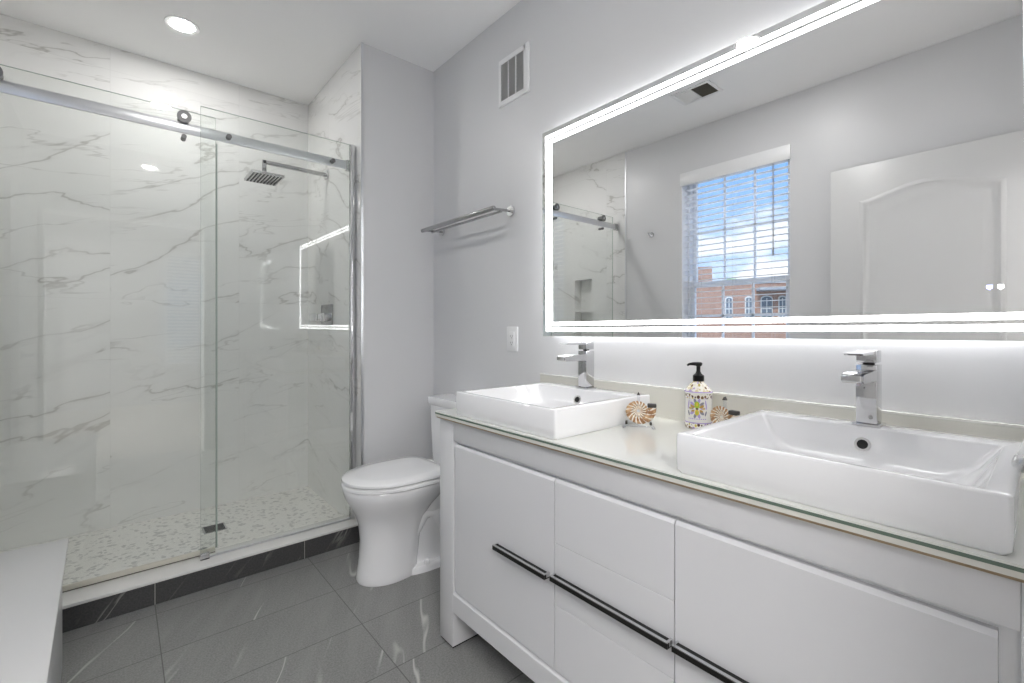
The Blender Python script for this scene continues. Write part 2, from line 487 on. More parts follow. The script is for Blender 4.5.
# ------------------------------------------------------------------ mesh helpers
class MB:
    """collects shapes (world coordinates) and links them as ONE mesh object"""
    def __init__(s):
        s.bm = bmesh.new()
        s.mi = 0
    def _take(s, faces):
        for f in faces:
            f.material_index = s.mi
    def mat(s, i):
        s.mi = i
        return s
    def box(s, x0, x1, y0, y1, z0, z1, bev=0.0, seg=2):
        r = bmesh.ops.create_cube(s.bm, size=1.0)
        vs = r['verts']
        for v in vs:
            v.co = Vector(((x0 + x1) / 2 + v.co.x * (x1 - x0), (y0 + y1) / 2 + v.co.y * (y1 - y0), (z0 + z1) / 2 + v.co.z * (z1 - z0)))
        fs = list({f for v in vs for f in v.link_faces})
        s._take(fs)
        if bev > 0:
            es = list({e for v in vs for e in v.link_edges})
            r2 = bmesh.ops.bevel(s.bm, geom=es, offset=bev, segments=seg, affect='EDGES', profile=0.5)
            s._take(r2['faces'])
        return s
    def ring(s, pts):
        return [s.bm.verts.new(p) for p in pts]
    def bridge(s, a, b, closed=True):
        n = len(a)
        fs = []
        for i in range(n if closed else n - 1):
            j = (i + 1) % n
            try:
                fs.append(s.bm.faces.new((a[i], a[j], b[j], b[i])))
            except ValueError:
                pass
        s._take(fs)
        return fs
    def cap(s, a, flip=False):
        try:
            f = s.bm.faces.new(a[::-1] if flip else a)
            s._take([f])
        except ValueError:
            pass
    def loft(s, rings, cap0=True, cap1=True):
        rs = [s.ring(r) for r in rings]
        for a, b in zip(rs[:-1], rs[1:]):
            s.bridge(a, b)
        if cap0: s.cap(rs[0], True)
        if cap1: s.cap(rs[-1])
        return rs
    def cyl(s, p0, p1, r0, r1=None, n=20):
        r1 = r0 if r1 is None else r1
        p0, p1 = Vector(p0), Vector(p1)
        d = (p1 - p0).normalized()
        a = d.orthogonal().normalized()
        b = d.cross(a)
        R = lambda p, r: [p + (a * math.cos(t) + b * math.sin(t)) * r for t in [2 * PI * i / n for i in range(n)]]
        s.loft([R(p0, r0), R(p1, r1)])
        return s
    def lathe(s, prof, c=(0, 0, 0), n=32, mats=None):
        c = Vector(c)
        rs = []
        for r, z in prof:
            rs.append(s.ring([c + Vector((r * math.cos(2 * PI * i / n), r * math.sin(2 * PI * i / n), z)) for i in range(n)]))
        for i, (a, b) in enumerate(zip(rs[:-1], rs[1:])):
            if mats: s.mi = mats[i]
            s.bridge(a, b)
        s.cap(rs[0], True)
        s.cap(rs[-1])
        return s
    def tube(s, pts, r, n=12):
        pts = [Vector(p) for p in pts]
        rings = []
        up = None
        for i, p in enumerate(pts):
            d = (pts[min(i + 1, len(pts) - 1)] - pts[max(i - 1, 0)]).normalized()
            if up is None:
                up = d.orthogonal().normalized()
            up = (up - d * up.dot(d)).normalized()
            b = d.cross(up)
            rr = r[i] if isinstance(r, (list, tuple)) else r
            rings.append([p + (up * math.cos(t) + b * math.sin(t)) * rr for t in [2 * PI * j / n for j in range(n)]])
        s.loft(rings)
        return s
    def quad(s, pts):
        s.cap(s.ring(pts))
        return s
    def prism(s, poly, d):
        """polygon (3-D points) swept along vector d"""
        d = Vector(d)
        s.loft([[Vector(p) for p in poly], [Vector(p) + d for p in poly]])
        return s
    def build(s, name, mats, parent=None, org=None, smooth=True, sharp=0.6):
        bmesh.ops.recalc_face_normals(s.bm, faces=s.bm.faces)
        if parent is not None:
            o0 = ROOT(parent)
            org = o0
        org = Vector(org or (0, 0, 0))
        bmesh.ops.translate(s.bm, verts=s.bm.verts, vec=-org)
        if smooth:
            for f in s.bm.faces: f.smooth = True
            for e in s.bm.edges:
                if len(e.link_faces) == 2 and e.calc_face_angle(0) > sharp:
                    e.smooth = False
        me = bpy.data.meshes.new(name)
        s.bm.to_mesh(me)
        s.bm.free()
        for m in (mats if isinstance(mats, (list, tuple)) else [mats]):
            me.materials.append(M[m])
        o = bpy.data.objects.new(name, me)
        COL.objects.link(o)
        if parent is not None:
            o.parent = parent
        else:
            o.location = org
        return o

def ROOT(o):
    while o.parent is not None:
        o = o.parent
    return Vector(o['_org']) if '_org' in o else Vector(o.location)

def tag(o, label, cat, group=None, kind=None):
    o['label'] = label
    o['category'] = cat
    if group: o['group'] = group
    if kind: o['kind'] = kind
    return o

def thing(name, label, cat, loc, group=None):
    o = bpy.data.objects.new(name, None)
    o.empty_display_size = 0.05
    COL.objects.link(o)
    o.location = loc
    return tag(o, label, cat, group)

def struct(o, label=None):
    o['kind'] = 'structure'
    if label: o['label'] = label
    return o

def copy_tree(o, parent=None):
    c = o.copy()
    COL.objects.link(c)
    c.parent = parent
    for ch in list(o.children):
        copy_tree(ch, c)
    return c

def rrect(x0, x1, y0, y1, r, z, n=6):
    pts = []
    for cx, cy, a0 in ((x1 - r, y1 - r, 0), (x0 + r, y1 - r, PI / 2), (x0 + r, y0 + r, PI), (x1 - r, y0 + r, 1.5 * PI)):
        for i in range(n):
            a = a0 + (PI / 2) * i / (n - 1)
            pts.append(Vector((cx + r * math.cos(a), cy + r * math.sin(a), z)))
    return pts

# ------------------------------------------------------------------ room shell
b = MB(); b.box(XL - 0.15, XR + 0.1, YN - 0.12, YT + 0.14, -0.10, 0.0)
struct(b.build('floor', 'floor'), 'grey slate look tile floor with white veins')
b = MB(); b.box(XL - 0.15, XR + 0.1, YN - 0.12, YB + 0.12, HC, HC + 0.12)
struct(b.build('ceiling', 'ceiling'), 'white flat ceiling')
b = MB(); b.box(XR, XR + 0.1, YN - 0.12, YB + 0.12, -0.1, HC)
struct(b.build('wall_right', 'paint'), 'pale grey painted wall behind the vanity')
# partition carrying the toilet wall; its shower side is tiled
b = MB(); b.box(XP + 0.008, XR, YT, YB + 0.12, -0.1, HC)
struct(b.build('wall_toilet', 'paint'), 'pale grey wall beside the toilet')
b = MB(); b.box(XP, XP + 0.008, YT, YB, -0.1, HC)
struct(b.build('wall_shower_right', 'marble'), 'marble tiled right wall of the shower')
b = MB(); b.box(XL - 0.15, XP + 0.008, YB, YB + 0.12, -0.1, HC)
struct(b.build('wall_back', 'marble'), 'marble tiled back wall of the shower')
b = MB(); b.box(XP - 0.001, XP + 0.011, YT - 0.004, YT, 0.0, HC)
struct(b.build('trim_1', 'rail'), 'thin metal edge trim where the shower tile ends')
# left wall: painted part with window opening
WY0, WY1, WZ0, WZ1 = 1.105, 1.860, 0.92, 2.30
TE = 2.375
xo = XL - 0.15
b = MB()
b.box(xo, XL, YN - 0.12, WY0, -0.1, HC)
b.box(xo, XL, WY1, TE, -0.1, HC)
b.box(xo, XL, WY0, WY1, -0.1, WZ0)
b.box(xo, XL, WY0, WY1, WZ1, HC)
struct(b.build('wall_left', 'paint'), 'pale grey wall with the window')
# left shower wall: marble with niche
NY0, NY1, NZ0, NZ1 = 2.745, 2.950, 0.98, 1.568
b = MB()
b.box(xo, XL, TE, NY0, -0.1, HC)
b.box(xo, XL, NY1, YB, -0.1, HC)
b.box(xo, XL, NY0, NY1, -0.1, NZ0)
b.box(xo, XL, NY0, NY1, NZ1, HC)
b.box(xo, XL - 0.09, NY0, NY1, NZ0, NZ1)
b.box(XL - 0.09, XL - 0.004, NY0, NY1, 1.270, 1.285)
struct(b.build('wall_shower_left', 'marble'), 'marble tiled left wall of the shower with a niche')
b = MB(); b.box(XL, XL + 0.004, TE - 0.006, TE + 0.004, 0.0, HC)
struct(b.build('trim_2', 'rail'), 'metal edge trim where the left tile ends')
# near wall with doorway to the bedroom
DX0, DX1, DZ = -0.47, 0.60, 2.06
b = MB()
b.box(XL - 0.15, DX0, YN - 0.12, YN, -0.1, HC)
b.box(DX1, XR + 0.1, YN - 0.12, YN, -0.1, HC)
b.box(DX0, DX1, YN - 0.12, YN, DZ, HC)
struct(b.build('wall_near', 'paint'), 'pale grey wall with the doorway')
b = MB()
for (a0, a1, c0, c1) in ((DX0, DX0 + 0.018, 0, DZ), (DX1 - 0.018, DX1, 0, DZ), (DX0, DX1, DZ - 0.018, DZ)):
    b.box(a0, a1, YN - 0.125, YN + 0.002, c0, c1)
struct(b.build('trim_3', 'trimwhite'), 'white door jamb')
# bedroom beyond the doorway
BX0, BX1, BY0, BH = -1.6, 2.2, -3.6, 2.62
b = MB(); b.box(BX0 - .1, BX1 + .1, BY0 - .1, YN - 0.12, -0.10, -0.001)
struct(b.build('floor_bedroom', 'carpet'), 'bedroom floor beyond the doorway')
b = MB(); b.box(BX0 - .1, BX1 + .1, BY0 - .1, YN - 0.12, BH, BH + .1)
struct(b.build('ceiling_bedroom', 'ceiling'), 'bedroom ceiling beyond the doorway')
b = MB(); b.box(BX0 - .1, BX0, BY0 - .1, YN - 0.12, -.1, BH)
b.box(BX0, XL - .15, YN - .22, YN - .12, -.1, BH)
struct(b.build('wall_bedroom_left', 'paint'), 'bedroom left wall')
b = MB(); b.box(BX1, BX1 + .1, BY0 - .1, YN - 0.12, -.1, BH)
b.box(XR + .1, BX1, YN - .22, YN - .12, -.1, BH)
struct(b.build('wall_bedroom_right', 'paint'), 'bedroom right wall')
FX0, FX1, FZ0, FZ1 = 0.50, 1.02, 0.55, 2.25
b = MB()
b.box(BX0, FX0, BY0 - .1, BY0, -.1, BH); b.box(FX1, BX1, BY0 - .1, BY0, -.1, BH)
b.box(FX0, FX1, BY0 - .1, BY0, -.1, FZ0); b.box(FX0, FX1, BY0 - .1, BY0, FZ1, BH)
struct(b.build('wall_bedroom_far', 'paint'), 'bedroom far wall with a window')

# shower pan, curb, sill
b = MB(); b.box(XL, XP, YT + 0.14, YB, -0.05, SZ)
struct(b.build('floor_shower', 'pebble'), 'white and grey mosaic shower floor')
b = MB(); b.box(XL, XP, YT, YT + 0.14, -0.05, 0.088)
struct(b.build('trim_4', 'curb'), 'dark slate tiled shower curb')
b = MB(); b.box(XL, XP, YT - 0.006, YT + 0.146, 0.088, 0.101, 0.003)
struct(b.build('trim_5', 'sill'), 'white marble sill on the shower curb')

# ------------------------------------------------------------------ windows
def sash(b, x0, x1, y0, y1, z0, z1, w, mv, mh):
    b.box(x0, x1, y0, y0 + w, z0, z1, 0.003); b.box(x0, x1, y1 - w, y1, z0, z1, 0.003)
    b.box(x0, x1, y0 + w, y1 - w, z0, z0 + w, 0.003); b.box(x0, x1, y0 + w, y1 - w, z1 - w, z1, 0.003)
    for i in range(1, mv + 1):
        yy = y0 + w + (y1 - y0 - 2 * w) * i / (mv + 1)
        b.box(x0 + .008, x1 - .008, yy - .008, yy + .008, z0 + w, z1 - w)
    for i in range(1, mh + 1):
        zz = z0 + w + (z1 - z0 - 2 * w) * i / (mh + 1)
        b.box(x0 + .008, x1 - .008, y0 + w, y1 - w, zz - .008, zz + .008)

win = bpy.data.objects.new('window_1', None); COL.objects.link(win)
win.location = (XL - .1, (WY0 + WY1) / 2, WZ0)
struct(win, 'white double hung window in the left wall')
b = MB()
fx0, fx1 = XL - .15, XL - .085
b.box(fx0, fx1, WY0, WY0 + .025, WZ0, WZ1); b.box(fx0, fx1, WY1 - .025, WY1, WZ0, WZ1)
b.box(fx0, fx1, WY0 + .025, WY1 - .025, WZ1 - .03, WZ1); b.box(fx0, fx1, WY0 + .025, WY1 - .025, WZ0, WZ0 + .03)
b.box(XL - .085, XL - .001, WY1 - .004, WY1, WZ0, WZ1); b.box(XL - .085, XL - .001, WY0, WY0 + .004, WZ0, WZ1); b.box(XL - .085, XL - .001, WY0, WY1, WZ1 - .004, WZ1)
b.build('window_frame', 'trimwhite', win)
MR = 1.452
b = MB(); sash(b, XL - .148, XL - .122, WY0 + .025, WY1 - .025, MR - .02, WZ1 - .03, .032, 2, 1)
us = b.build('upper_sash', 'trimwhite', win)
b = MB(); sash(b, XL - .118, XL - .092, WY0 + .025, WY1 - .025, WZ0 + .03, MR + .02, .034, 2, 1)
ls = b.build('lower_sash', 'trimwhite', win)
b = MB(); b.box(XL - .136, XL - .134, WY0 + .05, WY1 - .05, MR, WZ1 - .055); b.build('pane', 'pane', us)
b = MB(); b.box(XL - .106, XL - .104, WY0 + .05, WY1 - .05, WZ0 + .055, MR); b.build('pane', 'pane', ls)
b = MB(); b.box(XL - .085, XL + .03, WY0 - .03, WY1 + .03, WZ0 - .025, WZ0, .004)
b.build('window_sill', 'trimwhite', win)

w2 = bpy.data.objects.new('window_2', None); COL.objects.link(w2)
w2.location = ((FX0 + FX1) / 2, BY0, FZ0)
struct(w2, 'bedroom window beyond the doorway')
b = MB()
for (a0, a1, c0, c1) in ((FX0, FX0 + .04, FZ0, FZ1), (FX1 - .04, FX1, FZ0, FZ1), (FX0 + .04, FX1 - .04, FZ0, FZ0 + .04), (FX0 + .04, FX1 - .04, FZ1 - .04, FZ1), (FX0 + .04, FX1 - .04, 1.39, 1.43)):
    b.box(a0, a1, BY0 - .09, BY0 - .04, c0, c1)
b.build('window_frame', 'trimwhite', w2)
b = MB(); b.box(FX0 + .03, FX1 - .03, BY0 - .066, BY0 - .064, FZ0 + .03, FZ1 - .03); b.build('pane', 'pane', w2)

bb_ = thing('window_blind', 'white slat blind in the bedroom window, seen only as a reflection in the shower tile', 'window blind', ((FX0 + FX1) / 2, BY0, FZ1))
b = MB(); b.box(FX0 - .02, FX1 + .02, BY0 + .001, BY0 + .05, 2.19, 2.27, .004); b.build('valance', 'trimwhite', bb_)
b = MB()
z = 2.16
while z > 0.62:
    b.prism([(FX0 + .005, BY0 + .004, z - .012), (FX0 + .005, BY0 + .004, z - .009), (FX0 + .005, BY0 + .044, z + .012), (FX0 + .005, BY0 + .044, z + .009)], (FX1 - FX0 - .01, 0, 0))
    z -= 0.05
b.build('slats', 'slat', bb_)
b = MB(); b.box(FX0 + .005, FX1 - .005, BY0 + .004, BY0 + .044, .57, .59, .003); b.build('bottom_rail', 'slat', bb_)

# blind on the left window
bl = thing('window_blind', 'white horizontal slat blind with valance hanging in the window', 'window blind', (XL, (WY0 + WY1) / 2, WZ1))
b = MB(); b.box(XL - .02, XL + .016, WY0 - .004, WY1 + .006, 2.205, 2.300, .004)
b.build('valance', 'trimwhite', bl)
b = MB()
z = 2.175
while z > 0.99:
    b.box(XL - .075, XL - .027, WY0 + .008, WY1 - .008, z - .0014, z + .0014)
    z -= 0.0435
b.build('slats', 'slat', bl)
b = MB(); b.box(XL - .075, XL - .027, WY0 + .008, WY1 - .008, .945, .965, .003); b.build('bottom_rail', 'slat', bl)
b = MB()
for yy in (WY0 + .12, (WY0 + WY1) / 2, WY1 - .12):
    for xx in (XL - .076, XL - .026):
        b.cyl((xx, yy, .96), (xx, yy, 2.21), .0009, n=6)
b.build('ladder_cord', 'cord', bl)
b = MB(); b.cyl((XL - .012, 1.212, 1.62), (XL - .012, 1.212, 2.21), .0035, n=8); b.cyl((XL - .012, 1.212, 1.60), (XL - .012, 1.212, 1.64), .005, n=8)
b.build('tilt_wand', 'cord', bl)

# ------------------------------------------------------------------ door leaf standing open against the left wall
dl = bpy.data.objects.new('door_1', None); COL.objects.link(dl)
dl.location = (-0.50, YN + .01, 0)
struct(dl, 'white arched two panel door standing open against the left wall')
DX = -0.470
b = MB()
y0, y1, z0, z1 = 0.02, 0.862, 0.012, 2.040
b.box(DX - .035, DX, y0, y1, z0, z1, .002)
b.build('door_leaf', 'doorpaint', dl)
def panel_outline(ya, yb, za, zb, arch, n=24):
    pts = [(ya, za), (yb, za), (yb, zb)]
    for i in range(1, n):
        t = i / n
        yy = yb + (ya - yb) * t
        # eyebrow arch: flat shoulders, raised middle
        h = arch * (0.5 - 0.5 * math.cos(2 * PI * t)) ** 0.8
        pts.append((yy, zb + h))
    pts.append((ya, zb))
    return pts
for (za, zb, ar) in ((0.98, 1.838, 0.062), (0.20, 0.82, 0.0)):
    b = MB()
    op = panel_outline(0.150, 0.722, za, zb, ar)
    cy = (0.150 + 0.722) / 2; cz = (za + zb) / 2
    def ins(p, d):
        y, z = p
        return (y + (cy - y) * d / .286, z + (d if z < cz else -d))
    X = DX
    rings = []
    for d, h in ((0, 0.0002), (.010, .007), (.020, .0075), (.030, .0012), (.050, .0012), (.075, .006), (.085, .006)):
        rings.append([Vector((X + h, *ins(p, d))) for p in op])
    rs = b.loft(rings, cap0=False, cap1=False)
    cv_ = b.bm.verts.new((X + .006, cy, cz))
    for i in range(len(op)):
        b.bm.faces.new((rs[-1][i], rs[-1][(i + 1) % len(op)], cv_))
    b.build('raised_panel', 'doorpaint', dl)
b = MB()
for zz in (0.25, 1.05, 1.85):
    b.cyl((DX - .018, .012, zz - .045), (DX - .018, .012, zz + .045), .008, n=10)
b.build('hinge', 'brushed', dl)
b = MB()
b.cyl((DX, .80, .95), (DX + .008, .80, .95), .028, n=24); b.cyl((DX, .80, .95), (DX + .045, .80, .95), .011, n=16)
b.box(DX + .038, DX + .05, .69, .81, .941, .959, .004)
b.build('lever_handle', 'brushed', dl)

# ------------------------------------------------------------------ vanity
VX, VY0, VY1 = 0.885, -0.055, 1.446
van = thing('vanity_cabinet', 'long white double vanity cabinet with dark bar handles below the mirror', 'vanity cabinet', (1.15, .70, 0))
b = MB()
b.box(VX + .022, XR - .02, VY0 + .03, VY1 - .03, .155, .797)
b.build('carcass', 'lacquer_in', van)
for (ya, yb) in ((VY1 - .084, VY1), (VY0, VY0 + .084)):
    b = MB(); b.box(VX, VX + .125, ya, yb, .006, .797, .0015); b.build('post', 'lacquer', van)
    b = MB(); b.box(VX + .003, VX + .122, ya + .003, yb - .003, 0, .007); b.build('foot_pad', 'black', van)
for ya, yb in ((VY1 - .05, VY1), (VY0, VY0 + .05)):
    b = MB(); b.box(XR - .14, XR - .02, ya, yb, 0, .797, .0015); b.build('post', 'lacquer', van)
    b = MB(); b.box(VX + .125, XR - .14, ya + .003, yb - .003, .127, .797); b.build('side_panel', 'lacquer', van)
yA, yB = VY0 + .084, VY1 - .084
b = MB(); b.box(VX + .001, VX + .021, yA, yB, .727, .797, .002); b.build('apron', 'lacquer', van)
# bottom rail with a sloped top edge
b = MB()
b.prism([(VX + .001, yA, .127), (VX + .001, yA, .190), (VX + .014, yA, .203), (VX + .024, yA, .203), (VX + .024, yA, .127)], (0, yB - yA, 0))
b.build('bottom_rail', 'lacquer', van)
b = MB(); b.box(VX + .018, VX + .0235, yA, yB, .203, .727); b.build('recess_panel', 'lacquer_in', van)

def front(b, ya, yb, za, zb, xf=VX + .002, bt=0.008):
    """door / drawer front with a sloped edge at its top"""
    b.prism([(VX + .0185, ya, za), (xf, ya, za), (xf, ya, zb - bt), (xf + bt * .7, ya, zb), (VX + .0185, ya, zb)], (0, yb - ya, 0))
def handle(ya, yb, zc, parent):
    """open topped channel pull"""
    xo, xi = VX - .020, VX + .0018
    b = MB()
    b.mat(0)
    b.box(xo, xo + .0035, ya, yb, zc - .006, zc + .0062)        # front face, darkened to imitate chrome reflecting the floor
    b.box(xo + .0035, xi, ya, yb, zc - .006, zc - .003)        # dark floor
    b.mat(2); b.box(xo + .0035, xi, ya + .004, yb - .004, zc - .003, zc + .0045)  # black fill stands in for the shade inside the channel
    b.mat(1)
    b.box(xo - .0004, xo + .007, ya, yb, zc + .0062, zc + .008) # bright lip
    b.box(xo + .007, xi, ya, ya + .005, zc - .006, zc + .008)
    b.box(xo + .007, xi, yb - .005, yb, zc - .006, zc + .008)
    h = b.build('handle', ['darkmetal', 'chrome', 'hole'], parent)
    h['label'] = 'bar handle with bright rim, front darkened like a reflection'
ZT = 0.716
b = MB(); front(b, .8705, 1.350, .205, ZT); d1 = b.build('door', 'lacquer', van); handle(.886, 1.112, .4515, d1)
b = MB(); front(b, .050, .5165, .205, ZT); d2 = b.build('door', 'lacquer', van); handle(.255, .512, .460, d2)
for (za, zb) in ((.547, ZT), (.3825, .545), (.205, .3805)):
    b = MB(); front(b, .5195, .8675, za, zb, bt=(.008 if zb == ZT else .0015)); dr = b.build('drawer', 'lacquer', van)
    if za < .5 and zb > .5: handle(.522, .886 - .02, .458, dr)

ct = thing('countertop', 'white glass countertop with green edge on the vanity', 'countertop', (1.13, .70, .797))
CX0, CY0, CY1 = 0.868, -0.062, 1.452
b = MB(); b.box(CX0 + .004, XR - .001, CY0 + .004, CY1 - .004, .7972, .8020); b.build('edge_band', 'gold', ct)
b = MB()
b.mat(2); b.box(CX0 + .001, XR - .001, CY0 + .001, CY1 - .001, .802, .811)
b.mat(0); b.box(CX0, XR - .001, CY0, CY1, .811, .8165)
b.mat(1); b.box(CX0 + .0004, XR - .001, CY0 + .0004, CY1 - .0004, .8165, CT)
b.build('glass_slab', ['counteredge', 'counter', 'splash'], ct)
b = MB()
b.mat(0); b.box(XR - .018, XR - .0005, CY0, CY1 - .012, CT, CT + .098)
b.mat(1); b.box(XR - .0185, XR - .0005, CY0, CY1 - .0115, CT + .098, CT + .104, .001)
tag(b.build('backsplash', ['splash', 'splashtop'], org=(XR - .01, .7, CT)), 'cream glass backsplash strip along the wall behind the sinks', 'backsplash')

# ------------------------------------------------------------------ sinks and faucets
def make_sink(yc):
    x0, x1, hw = .880, 1.326, .2385
    y0, y1 = yc - hw, yc + hw
    t = thing('vessel_sink', '', 'sink', (1.10, yc, CT))
    b = MB()
    zt = CT + .082
    D = 0.078                                  # faucet deck
    rings = [rrect(x0 + .006, x1 - .006, y0 + .006, y1 - .006, .007, CT + .0005),
             rrect(x0 + .001, x1 - .001, y0 + .001, y1 - .001, .007, CT + .008),
             rrect(x0, x1, y0, y1, .007, CT + .03),
             rrect(x0, x1, y0, y1, .007, zt - .004),
             rrect(x0 + .0015, x1 - .0015, y0 + .0012, y1 - .0012, .007, zt - .0012),
             rrect(x0 + .005, x1 - .005, y0 + .004, y1 - .004, .006, zt),
             rrect(x0 + .015, x1 - D + .004, y0 + .026, y1 - .026, .010, zt),
             rrect(x0 + .0175, x1 - D + .0012, y0 + .0285, y1 - .0285, .010, zt - .0012),
             rrect(x0 + .019, x1 - D, y0 + .030, y1 - .030, .010, zt - .004),
             rrect(x0 + .030, x1 - D - .014, y0 + .058, y1 - .058, .014, zt - .045),
             rrect(x0 + .050, x1 - D - .035, y0 + .085, y1 - .085, .030, zt - .066),
             rrect(x0 + .12, x1 - D - .10, y0 + .17, y1 - .17, .02, zt - .070)]
    b.loft(rings)
    body = b.build('basin', 'ceramic', t, sharp=0.9)
    # overflow ring on the back slope
    c = Vector((x1 - D - .0108, yc + .0, zt - .0365))
    nrm = Vector((-0.945, 0, .326)).normalized()
    b = MB()
    b.mat(0); b.cyl(c - nrm * .004, c + nrm * .0025, .0150, n=24)
    b.mat(1); b.cyl(c + nrm * .002, c + nrm * .0031, .0100, n=24)
    b.build('overflow', ['chrome', 'hole'], t)
    b = MB(); b.cyl((x0 + .185, yc, zt - .071), (x0 + .185, yc, zt - .066), .022, n=24)
    b.build('drain', 'chrome', t)
    return t
s1 = make_sink(1.098)
s1['label'] = 'white rectangular vessel sink nearest the toilet'
s1['group'] = 'vessel sinks'
s2 = copy_tree(s1); s2.location = (1.10, .2735, CT)
s2['label'] = 'white rectangular vessel sink at the right, beside the soap bottle'

def make_faucet(yc):
    t = thing('faucet', '', 'faucet', (1.281, yc, CT + .082), 'square chrome faucets')
    z0 = CT + .082
    xb0, xb1 = 1.259, 1.303
    b = MB(); b.box(xb0 - .005, xb1 + .005, yc - .026, yc + .026, z0, z0 + .006, .001); b.build('base_plate', 'faucetchrome', t)
    b = MB(); b.box(xb0, xb1, yc - .019, yc + .019, z0 + .006, z0 + .1365, .0015); b.build('body', 'faucetchrome', t)
    b = MB()
    # flat waterfall spout
    b.prism([(xb0 + .002, yc - .019, z0 + .126), (xb0 + .002, yc - .019, z0 + .102), (1.158, yc - .019, z0 + .104), (1.150, yc - .019, z0 + .108), (1.150, yc - .019, z0 + .119), (1.156, yc - .019, z0 + .122)], (0, .038, 0))
    sp = b.build('spout', 'faucetchrome', t)
    b = MB(); b.box(1.146, 1.1505, yc - .016, yc + .016, z0 + .107, z0 + .120, .0005); b.build('aerator', 'brushed', sp)
    b = MB(); b.cyl((xb0 + .022, yc, z0 + .133), (xb0 + .022, yc, z0 + .142), .011, n=24); b.build('cartridge_neck', 'darkmetal', t)
    b = MB()
    b.box(xb0 + .001, xb1 - .001, yc - .0185, yc + .0185, z0 + .141, z0 + .168, .0015)
    lv = b.build('handle', 'faucetchrome', t)
    b = MB()
    b.prism([(xb0 + .01, yc - .0165, z0 + .168), (xb0 + .01, yc - .0165, z0 + .158), (1.160, yc - .0165, z0 + .161), (1.156, yc - .0165, z0 + .165)], (0, .033, 0))
    b.build('lever', 'faucetchrome', lv)
    return t
f1 = make_faucet(1.096)
f1['label'] = 'square chrome faucet on the sink nearest the toilet'
f2 = copy_tree(f1); f2.location = (1.281, .272, CT + .082)
f2['label'] = 'square chrome faucet on the sink at the right'

# ------------------------------------------------------------------ mirror
XM = 1.365
MY0, MY1, MZ0, MZ1 = -0.020, 1.405, 1.090, 1.948
mir = thing('lighted_mirror', 'large rectangular mirror with two lit strips along its edge above the sinks', 'mirror', (XM, .70, 1.09))
b = MB(); b.mat(0); b.quad([(XM, MY0, MZ0), (XM, MY1, MZ0), (XM, MY1, MZ1), (XM, MY0, MZ1)])
b.mat(1); b.box(XM + .0003, XM + .006, MY0, MY1, MZ0, MZ1)
b.build('mirror_glass', ['mirror', 'mirrorback'], mir, smooth=False)
def frame_strip(b, i0, i1, x0, x1):
    ya, yb, za, zb = MY0 + i0, MY1 - i0, MZ0 + i0, MZ1 - i0
    yc, yd, zc, zd = MY0 + i1, MY1 - i1, MZ0 + i1, MZ1 - i1
    b.box(x0, x1, ya, yb, za, zc); b.box(x0, x1, ya, yb, zd, zb)
    b.box(x0, x1, ya, yc, zc, zd); b.box(x0, x1, yd, yb, zc, zd)
for i0, i1 in ((.0195, .0340), (.0430, .0575)):
    b = MB(); frame_strip(b, i0, i1, XM - .0006, XM + .0002)
    b.build('light_strip', 'ledf', mir, smooth=False)
b = MB(); b.box(XM + .006, XR - .0005, MY0 + .09, MY1 - .09, MZ0 + .09, MZ1 - .09); b.build('back_box', 'mirrorback', mir)
b = MB(); frame_strip(b, .040, .045, XM + .012, XR - .008); b.build('backlight', 'ledb', mir, smooth=False)
for yy, mm in ((.088, 'ledblue'), (.072, 'ledbtn')):
    b = MB(); b.box(XM - .0006, XM + .0002, yy - .0045, yy + .0045, 1.197, 1.205, .0005); b.box(XM - .0006, XM + .0002, yy - .0015, yy + .0015, 1.1945, 1.197)
    b.build('touch_button', mm, mir, smooth=False)
mir['_org'] = tuple(mir.location)
mir.rotation_euler = (-math.radians(0.35), 0, 0)

# ------------------------------------------------------------------ shower enclosure
RY = 2.4555
fp = thing('fixed_glass_panel', 'clear fixed shower glass panel on the right, beside the chrome wall post', 'shower glass', (.62, 2.44, .10))
def slab(b, x0, x1, y0, y1, z0, z1):
    n0 = len(b.bm.faces)
    b.mat(0); b.box(x0, x1, y0, y1, z0, z1)
    b.bm.normal_update()
    b.bm.faces.ensure_lookup_table()
    for f in b.bm.faces[n0:]:
        if abs(f.normal.y) < 0.5: f.material_index = 1
b = MB(); slab(b, .271, XP - .006, 2.436, 2.444, .101, 2.098); b.build('glass_pane', ['glass', 'glassedge'], fp, smooth=False)
b = MB(); b.box(XP - .030, XP - .0005, 2.428, 2.434, .101, 2.098, .001); b.box(XP - .030, XP - .0005, 2.4444, 2.447, .101, 2.098, .0005); b.box(XP - .006, XP - .0005, 2.432, 2.4465, .101, 2.098)
b.build('wall_post', 'chrome', fp)
b = MB(); b.box(.271, XP - .03, 2.432, 2.4475, .1005, .108); b.build('bottom_channel', 'rail', fp)

sd = thing('sliding_shower_door', 'clear sliding shower glass door on the left, hung on rollers', 'shower door', (-.1, 2.476, .13))
b = MB(); slab(b, XL + .045, .332, 2.472, 2.480, .122, 2.075); b.build('glass_pane', ['glass', 'glassedge'], sd, smooth=False)
for xx in (.212, -.345):
    b = MB(); b.cyl((xx, RY - .012, 2.035), (xx, 2.490, 2.035), .021, n=28)
    b.cyl((xx, RY - .018, 2.035), (xx, RY - .011, 2.035), .026, n=32)
    rl = b.build('roller', 'rollersteel', sd)
    b = MB(); b.cyl((xx, RY - .021, 2.035), (xx, RY - .0175, 2.035), .010, n=20); b.build('roller_cap', 'brushed', rl)
    b = MB(); b.cyl((xx, RY - .010, 1.952), (xx, 2.490, 1.952), .0095, n=20); b.build('anti_lift_pin', 'rollersteel', sd)
b = MB()
b.cyl((.325 - .07, 2.480, 1.05), (.325 - .07, 2.50, 1.05), .009, n=14)
b = MB()
b.box(.3325, .338, 2.470, 2.482, .122, 1.958); sl = b.build('edge_seal', 'glassedge', sd)
